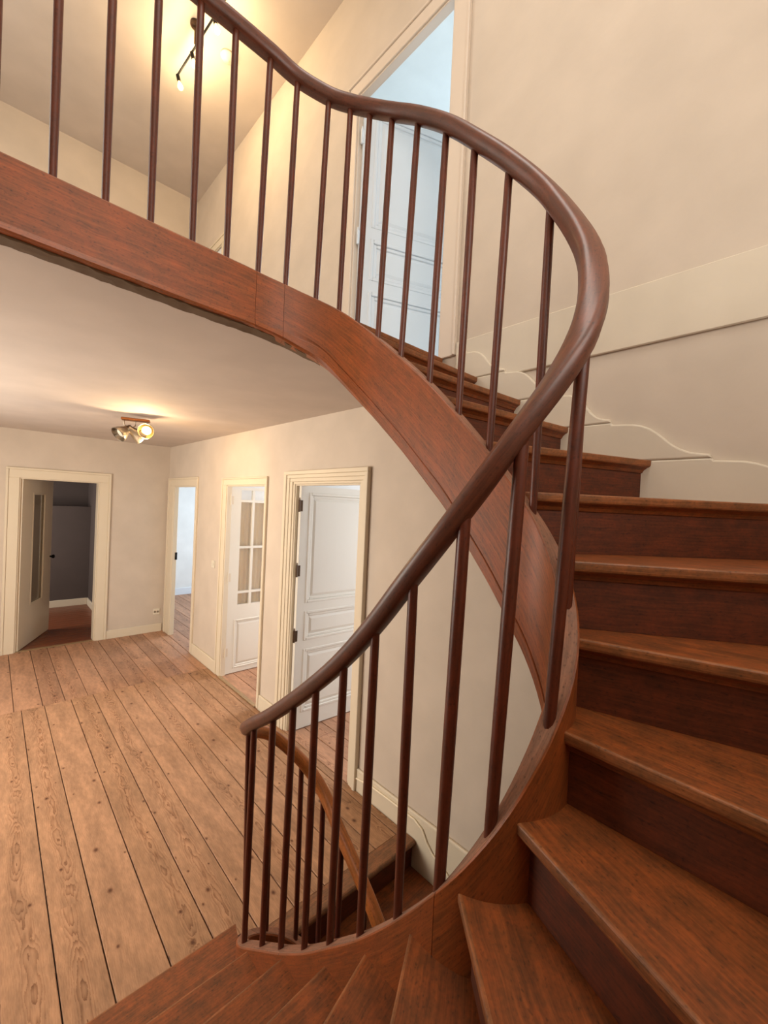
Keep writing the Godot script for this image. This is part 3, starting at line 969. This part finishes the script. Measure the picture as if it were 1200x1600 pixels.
func build_doors() -> void:
	var classic := [[0.0, 0.18, 0.012], [0.18, 0.45, 0.020], [0.45, 0.72, 0.026], [0.72, 1.0, 0.034]]
	var plain := [[0.0, 0.8, 0.014], [0.8, 1.0, 0.022]]
	# 1: narrow opening by the corner
	var d := setting("door_1", "open narrow doorway beside the hall's far corner with a white room beyond", "doorway")
	surround(d, 2, D1, XD, -1.0, 0.24, 0.075, 0.11, plain, M.white_paint)
	var mb := MB.new()
	bx(mb, Vector3(1.845, 1.03, D1[0] + 0.012), Vector3(1.875, 1.13, D1[0] + 0.017), 0.001)
	bx(mb, Vector3(1.852, 1.06, D1[0] + 0.017), Vector3(1.868, 1.10, D1[0] + 0.030), 0.002)
	obj("lock_plate", mb, M.black_metal, d)
	# 2: glazed door
	d = setting("door_2", "cream doorway with an open glazed door whose small panes have a curtain behind", "door")
	surround(d, 2, D2, XD, -1.0, 0.11, 0.05, 0.075, plain, M.white_paint)
	var cols := []
	for k in 4: cols.append([0.108 + k * 0.156, 0.108 + k * 0.156 + 0.130])
	var rows := [[0.745, 0.868], [0.892, 1.360], [1.384, 1.864], [1.889, 1.995]]
	var gaps := []
	for c in cols:
		for r in rows: gaps.append([c[0], c[1], r[0], r[1]])
	var low := [0.08, 0.75, 0.055, 0.585]
	var o := leaf(d, Vector3(1.866, 0.0, -4.378), 0.0, 0.83, 2.025, gaps + [low], M.door_paint)
	panel(o, low, M.door_paint)
	for g in gaps:
		var gm := MB.new()
		bx(gm, Vector3(g[0], g[2], -0.002), Vector3(g[1], g[3], 0.002))
		obj("pane", gm, M.glass, o)
	for y in [0.24, 1.05, 1.88]: hinge(o, -0.008, y, 0.018, M.white_paint)
	mb = MB.new()
	bx(mb, Vector3(XD - 0.03, 0.0, D2[0]), Vector3(XD + 0.01, 0.008, D2[1]), 0.003, 2)
	obj("threshold", mb, M.threshold_wood, d)
	# 3: panelled door
	d = setting("door_3", "moulded cream doorway with an open white panelled door nearest the stair", "door")
	surround(d, 2, D3, XD, -1.0, 0.148, 0.098, 0.105, classic, M.white_paint)
	var ps := [[0.075, 0.755, 1.055, 1.972], [0.075, 0.755, 0.742, 0.986], [0.075, 0.755, 0.14, 0.67]]
	o = leaf(d, Vector3(1.838, 0.0, -2.962), deg_to_rad(-3.0), 0.83, 2.025, ps, M.door_paint)
	for p in ps: panel(o, p, M.door_paint, 0.045)
	for y in [0.79, 1.327, 1.86]: hinge(o, -0.012, y, 0.018, M.brown_metal)
	lever(o, 0.79, 1.02, M.brown_metal)
	# 4: dark room door in the far wall
	d = setting("door_4", "cream doorway in the far wall with a half-glazed door standing open into darkness", "door")
	surround(d, 0, D4, ZF, 1.0, 0.12, 0.126, 0.118, plain, M.white_paint)
	var gp := [0.295, 0.645, 0.49, 1.85]
	o = leaf(d, Vector3(0.245, 0.0, ZF - 0.02), atan2(0.83, 0.346), 0.90, 2.022, [gp], M.white_paint)
	mb = MB.new()
	bx(mb, Vector3(gp[0], gp[2], -0.003), Vector3(gp[1], gp[3], 0.003))
	obj("pane", mb, M.frosted_glass, o)
	mb = MB.new()
	for sg in [-1.0, 1.0]:
		for q in [[gp[0] - 0.01, gp[0] + 0.012, gp[2], gp[3]], [gp[1] - 0.012, gp[1] + 0.01, gp[2], gp[3]], [gp[0] - 0.01, gp[1] + 0.01, gp[2] - 0.012, gp[2] + 0.012], [gp[0] - 0.01, gp[1] + 0.01, gp[3] - 0.012, gp[3] + 0.012]]:
			bx(mb, Vector3(q[0], q[2], sg * 0.010), Vector3(q[1], q[3], sg * 0.024), 0.003)
	obj("glazing_bead", mb, M.white_paint, o)
	for sg in [-1.0, 1.0]:
		mb = MB.new()
		mb.lathe([[0.012, 0.0], [0.012, 0.02], [0.022, 0.028], [0.026, 0.04], [0.020, 0.052], [0.004, 0.056]], 14, Transform3D(Basis(Vector3(1, 0, 0), sg * PI / 2), Vector3(0.862, 1.01, sg * 0.017)))
		obj("knob", mb, M.black_metal, o)
	mb = MB.new()
	bx(mb, Vector3(D4[0], 0.0, ZF - 0.05), Vector3(D4[1], 0.006, ZF + 0.005), 0.002)
	obj("threshold", mb, M.threshold_wood, d)
	# 5: the door at the head of the stair
	d = setting("door_5", "cream doorway at the head of the stair with a grey panelled door ajar", "door")
	surround(d, 2, DU, XD, -1.0, 0.105, 0.115, 0.10, [[0.0, 0.86, 0.016], [0.86, 1.0, 0.026]], M.frame_paint)
	ps = [[0.085, 0.735, 3.86 - YF, 4.68 - YF], [0.085, 0.735, 3.49 - YF, 3.78 - YF], [0.085, 0.735, 0.14, 3.41 - YF]]
	o = leaf(d, Vector3(1.845, YF, -2.352), deg_to_rad(-22.0), 0.82, 2.02, ps, M.grey_paint)
	for p in ps: panel(o, p, M.grey_paint, 0.05)
	for y in [0.35, 1.05, 1.75]: hinge(o, -0.012, y, 0.018, M.grey_paint)
	lever(o, 0.78, 1.0, M.brown_metal)
	# 6: far door on the upper landing
	d = setting("door_6", "white doorway far along the upper landing, mostly hidden by the gallery edge", "door")
	surround(d, 2, DV, XD, -1.0, 0.09, 0.085, 0.09, plain, M.white_paint)
	o = leaf(d, Vector3(XD + 0.026, YF, DV[1] - 0.012), PI / 2, 0.61, 2.01, [[0.08, 0.53, 0.9, 1.9], [0.08, 0.53, 0.15, 0.78]], M.grey_paint)
	panel(o, [0.08, 0.53, 0.9, 1.9], M.grey_paint)
	panel(o, [0.08, 0.53, 0.15, 0.78], M.grey_paint)

func unseen_window(n: int, label: String, ax: int, at: float, a0: float, a1: float, y0: float, y1: float) -> void:  # frame and pane of an unseen opening, added for its daylight
	var w := setting("unseen_window_%d" % n, label, "unseen_window")
	var mb := MB.new()
	var put := func(m: MB, p0: float, p1: float, q0: float, q1: float, d0: float, d1: float) -> void:
		if ax == 1: bx(m, Vector3(p0, at + d0, q0), Vector3(p1, at + d1, q1), 0.003)
		elif ax == 2: bx(m, Vector3(p0, q0, at + d0), Vector3(p1, q1, at + d1), 0.003)
		else: bx(m, Vector3(at + d0, q0, p0), Vector3(at + d1, q1, p1), 0.003)
	put.call(mb, a0, a0 + 0.05, y0, y1, -0.03, 0.03)
	put.call(mb, a1 - 0.05, a1, y0, y1, -0.03, 0.03)
	put.call(mb, a0 + 0.05, a1 - 0.05, y0, y0 + 0.05, -0.03, 0.03)
	put.call(mb, a0 + 0.05, a1 - 0.05, y1 - 0.05, y1, -0.03, 0.03)
	put.call(mb, (a0 + a1) * 0.5 - 0.02, (a0 + a1) * 0.5 + 0.02, y0 + 0.05, y1 - 0.05, -0.02, 0.02)
	obj("window_frame", mb, M.white_paint, w)
	mb = MB.new()
	put.call(mb, a0 + 0.05, a1 - 0.05, y0 + 0.05, y1 - 0.05, -0.002, 0.002)
	obj("pane", mb, M.glass, w)

func area_light(called: String, at: Vector3, look: Vector3, size: Vector2, c: Color, e: float) -> void:
	var l := AreaLight3D.new()
	l.name = called
	l.area_size = size
	l.light_color = c
	l.light_energy = e
	l.shadow_enabled = true
	l.area_range = 20.0
	add_child(l)
	l.look_at_from_position(at, at + look, Vector3.UP if absf(look.y) < 0.9 else Vector3.RIGHT)

# ------------------------------------------------------------------ lamps and small things
func bell(mb: MB, at: Vector3, dir: Vector3) -> void:
	var y := dir.normalized()
	var x := y.cross(Vector3(0.3, 0.2, 0.9)).normalized()
	var xf := Transform3D(Basis(x, y, x.cross(y)).scaled(Vector3.ONE * 1.2), at)
	mb.lathe([[0.004, -0.058], [0.020, -0.056], [0.024, -0.035], [0.030, -0.015], [0.046, 0.02], [0.054, 0.045], [0.055, 0.052], [0.050, 0.052], [0.043, 0.022], [0.028, -0.005], [0.004, -0.012]], 24, xf)

func build_lamps() -> void:
	var t := thing("ceiling_spotlight", "copper ceiling lamp with three bell-shaped spotlight heads on the hall ceiling", "ceiling lamp")
	var c := Vector3(0.87, YC, -4.03)
	var mb := MB.new()
	var ax := Vector3(0.9, 0, 0.30).normalized()
	var bs := Basis(ax, Vector3.UP, ax.cross(Vector3.UP))
	mb.box(c + Vector3(0, -0.011, 0), Vector3(0.21, 0.022, 0.065), 0.005, bs)
	obj("base_plate", mb, M.copper, t)
	var heads := [[c - ax * 0.085 + Vector3(0, -0.115, 0.02), Vector3(-0.75, -0.62, 0.25)], [c + Vector3(0, -0.12, 0), Vector3(0.75, -0.45, -0.15)], [c + ax * 0.085 + Vector3(0, -0.085, 0.0), Vector3(-0.35, -0.30, 0.88)]]
	for k in 3:
		var p: Vector3 = heads[k][0]
		var dir: Vector3 = heads[k][1].normalized()
		mb = MB.new()
		mb.tube([c + ax * 0.085 * (k - 1) + Vector3(0, -0.02, 0), (c + ax * 0.085 * (k - 1) + p) * 0.5 + Vector3(0, 0.0, -0.006), p - dir * 0.052], 0.005, 8)
		obj("bracket", mb, M.steel, t)
		mb = MB.new()
		bell(mb, p, dir)
		obj("lamp_head", mb, M.steel, t)
		mb = MB.new()
		var y := dir
		var x := y.cross(Vector3(0.3, 0.2, 0.9)).normalized()
		mb.lathe([[0.003, 0.002], [0.028, 0.006], [0.038, 0.026], [0.036, 0.036], [0.020, 0.043], [0.003, 0.045]], 18, Transform3D(Basis(x, y, x.cross(y)), p))
		obj("bulb", mb, M.bulb_glow if k > 0 else M.plastic, t)
		if k > 0:
			var l := SpotLight3D.new()
			l.name = numbered("spot_light", self)
			l.light_color = Color(1.0, 0.82, 0.58)
			l.light_energy = 0.3
			l.spot_angle = 62.0
			l.spot_angle_attenuation = 0.7
			l.spot_range = 12.0
			l.light_size = 0.03
			l.shadow_enabled = true
			add_child(l)
			l.look_at_from_position(p + dir * 0.06, p + dir, Vector3.UP)
	var l2 := OmniLight3D.new()
	l2.name = "hall_lamp_light"
	l2.light_color = Color(1.0, 0.86, 0.68); l2.light_energy = 0.3; l2.light_size = 0.04; l2.omni_range = 12.0; l2.omni_attenuation = 2.0; l2.shadow_enabled = true
	add_child(l2)
	l2.position = c + Vector3(0.05, -0.22, 0.06)

	t = thing("track_lamp", "black ceiling track lamp with bare bulbs above the upper landing", "ceiling lamp")
	var a := Vector3(1.145, 5.47, -2.95)
	var b := Vector3(1.062, 5.47, -3.93)
	mb = MB.new()
	mb.tube([a, a.lerp(b, 0.5), b], 0.008, 8)
	obj("rod", mb, M.black_metal, t)
	mb = MB.new()
	mb.lathe([[0.003, 0.0], [0.040, 0.0], [0.040, -0.022], [0.034, -0.028], [0.010, -0.03], [0.008, -0.16], [0.003, -0.16]], 20, Transform3D(Basis.IDENTITY, Vector3(1.085, YT, -3.58)))
	obj("ceiling_rose", mb, M.brown_metal, t)
	for k in 3:
		var p := a.lerp(b, [0.33, 0.72, 1.0][k])
		var lean := Vector3(0.28, -1.0, 0.05).normalized()
		mb = MB.new()
		mb.tube([p, p + lean * 0.025, p + lean * 0.05], 0.015, 12)
		obj("bulb_socket", mb, M.black_metal, t)
		var y := -lean
		var x := y.cross(Vector3(0, 0, 1)).normalized()
		mb = MB.new()
		mb.lathe([[0.010, 0.0], [0.012, -0.012], [0.021, -0.032], [0.024, -0.045], [0.019, -0.058], [0.009, -0.066], [0.002, -0.068]], 16, Transform3D(Basis(x, y, x.cross(y)), p + lean * 0.047))
		obj("bulb", mb, M.bulb_glow, t)
		var l := OmniLight3D.new()
		l.name = numbered("bulb_light", self)
		l.light_color = Color(1.0, 0.86, 0.64); l.light_energy = 0.26; l.light_size = 0.03; l.omni_range = 12.0; l.omni_attenuation = 2.0; l.shadow_enabled = true
		add_child(l)
		l.position = p + lean * 0.09
	mb = MB.new()
	mb.lathe([[0.002, 0.0], [0.055, 0.0], [0.055, -0.018], [0.046, -0.034], [0.018, -0.038], [0.016, -0.044], [0.002, -0.044]], 24, Transform3D(Basis.IDENTITY, Vector3(1.36, YT, -3.63)))
	tag(obj("smoke_detector", mb, M.plastic, self), "small round white smoke detector on the upper ceiling beside the track lamp", "smoke detector")

	t = thing("electrical_outlet", "square white double outlet low on the far wall by the corner", "outlet")
	mb = MB.new()
	bx(mb, Vector3(1.672, 0.235, ZF), Vector3(1.758, 0.320, ZF + 0.010), 0.003)
	obj("cover_plate", mb, M.plastic, t)
	for k in 2:
		mb = MB.new()
		mb.lathe([[0.002, 0.0], [0.014, 0.0], [0.014, 0.003], [0.002, 0.003]], 14, Transform3D(Basis(Vector3(1, 0, 0), PI / 2), Vector3(1.697 + k * 0.036, 0.277, ZF + 0.009)))
		obj("socket_hole", mb, M.steel, t)
	t = thing("light_switch", "small white light switch on the right wall between narrow and glazed doors", "switch")
	mb = MB.new()
	bx(mb, Vector3(XD - 0.009, 1.12, -4.70), Vector3(XD, 1.20, -4.62), 0.003)
	obj("cover_plate", mb, M.plastic, t)
	mb = MB.new()
	bx(mb, Vector3(XD - 0.015, 1.14, -4.68), Vector3(XD - 0.009, 1.18, -4.64), 0.002)
	obj("rocker", mb, M.plastic, t)
	mb = MB.new()
	var pts := []
	for q in [[-2.06, 0.085], [-1.9, 0.108], [-1.75, 0.112], [-1.613, 0.112], [-1.542, 0.112], [-1.483, 0.091], [-1.446, 0.040], [-1.40, 0.0], [-1.336, -0.02], [-1.283, -0.05], [-1.2, -0.12], [-1.1, -0.22]]:
		pts.append(Vector3(XD - 0.0225, q[1], q[0]))
	mb.tube(pts, 0.0055, 8)
	tag(obj("cable", mb, M.cable_white, self), "thin white cable running along the skirting and dropping beside the lower steps", "cable")
	# curtain on the glazed door
	mb = MB.new()
	var rings := []
	for i in 90:
		var x := lerpf(1.955, 2.61, i / 89.0)
		var ph := sin(i * 0.85) * 0.009 + sin(i * 0.37 + 1.0) * 0.005
		rings.append([Vector3(x, 0.715, -4.415 + ph * 1.2), Vector3(x, 1.873, -4.415 + ph * 0.8), Vector3(x, 1.873, -4.417 + ph * 0.8), Vector3(x, 0.715, -4.417 + ph * 1.2)])
	mb.skin(rings, false)
	tag(obj("curtain", mb, M.curtain_cloth, self), "gathered beige curtain hung behind the panes of the glazed door", "curtain")

# ------------------------------------------------------------------ scene
func _ready() -> void:
	var cam := Camera3D.new()
	cam.name = "camera"
	cam.fov = rad_to_deg(2.0 * atan(800.0 / 652.03))
	cam.near = 0.02
	add_child(cam)
	cam.transform = Transform3D(Basis(Vector3.UP, -0.754962) * Basis(Vector3.RIGHT, -0.011790) * Basis(Vector3.BACK, 0.045052), Vector3(0, 1.88, 0))
	cam.current = true
	var env := Environment.new()
	env.background_mode = Environment.BG_COLOR
	env.background_color = Color(0.80, 0.88, 1.0)
	env.background_energy_multiplier = 1.0
	env.tonemap_mode = Environment.TONE_MAPPER_LINEAR
	env.tonemap_exposure = 1.06
	env.sdfgi_enabled = true
	env.ssao_enabled = true
	env.ssil_enabled = true
	var we := WorldEnvironment.new()
	we.name = "world_environment"
	we.environment = env
	add_child(we)
	area_light("overhead_fill_light", Vector3(0.40, YT - 0.02, -0.48), Vector3(0, -1, 0), Vector2(1.1, 1.2), Color(1.0, 0.97, 0.92), 3.5)  # unseen overhead daylight, added to light the treads from above
	area_light("landing_fill_light", Vector3(-1.58, 4.25, -3.5), Vector3(1, 0, 0), Vector2(1.7, 1.4), Color(1.0, 0.97, 0.91), 4.5)  # added fill for the upper landing, from a guessed opening
	area_light("stair_fill_light", Vector3(0.45, 3.05, 0.54), Vector3(0, 0, -1), Vector2(0.9, 1.2), Color(1.0, 0.97, 0.92), 1.9)  # added fill from behind the viewer, lifts the upper risers and wall
	area_light("hall_fill_light", Vector3(-1.58, 1.50, -3.7), Vector3(1, 0, 0), Vector2(2.2, 1.4), Color(1.0, 0.965, 0.90), 9.8)  # added side fill for the hall, its source unseen
	area_light("room_fill_light", Vector3(4.52, 1.4, -6.8), Vector3(-1, 0, 0), Vector2(1.5, 1.5), Color(0.86, 0.93, 1.0), 9.0)  # guessed daylight put in behind the narrow doorway
	area_light("study_fill_light", Vector3(4.52, 1.4, -4.0), Vector3(-1, 0, 0), Vector2(0.9, 1.5), Color(0.97, 0.97, 1.0), 7.5)  # guessed daylight put in to brighten the glazed door and curtain
	area_light("parlour_fill_light", Vector3(4.52, 1.4, -2.15), Vector3(-1, 0, 0), Vector2(1.4, 1.5), Color(0.94, 0.96, 1.0), 6.8)  # guessed daylight put in for the room nearest the stair
	area_light("dark_room_fill_light", Vector3(-0.78, 1.5, -7.5), Vector3(1, 0, 0), Vector2(0.8, 1.0), Color(1.0, 0.96, 0.92), 4.5)  # added to lift the dark room, its source unseen
	area_light("bedroom_fill_light", Vector3(4.52, 4.15, -1.6), Vector3(-1, 0, 0), Vector2(1.9, 1.4), Color(0.84, 0.93, 1.0), 9.0)  # guessed bluish daylight put in behind the upper door

	make_materials()
	make_line()
	build_shell()
	build_floor()
	build_doors()
	unseen_window(1, "window in the left wall of the hall, guessed and added for daylight", 0, -1.68, -4.85, -2.55, 0.75, 2.25)
	unseen_window(2, "window in the left wall of the upper landing, unseen and added to brighten it", 0, -1.68, -4.4, -2.6, 3.5, 5.0)
	unseen_window(3, "window of the white room beyond the narrow doorway, unseen, put in for daylight", 0, 4.62, -7.6, -6.0, 0.6, 2.2)
	unseen_window(4, "window of the room behind the glazed door, unseen, put in to light it", 0, 4.62, -4.5, -3.5, 0.6, 2.2)
	unseen_window(5, "window of the room behind the white panelled door, unseen, put in for its light", 0, 4.62, -2.9, -1.4, 0.6, 2.2)
	unseen_window(6, "window of the bedroom behind the grey upper door, unseen, put in for bluish daylight", 0, 4.62, -2.6, -0.6, 3.4, 4.9)
	unseen_window(9, "window in the near wall of the stairwell behind the viewer, unseen, added for fill light", 2, 0.66, -0.02, 0.92, 2.42, 3.68)
	unseen_window(8, "small window in the side wall of the dark grey room, unseen, added to brighten it", 0, -0.87, -7.95, -7.05, 0.95, 2.05)
	unseen_window(7, "unseen skylight added above the stairwell for light from overhead", 1, YT + 0.07, -0.20, 1.00, -1.10, 0.15)
	build_staircase()
	build_lower_staircase()
	build_balustrade()
	build_lamps()
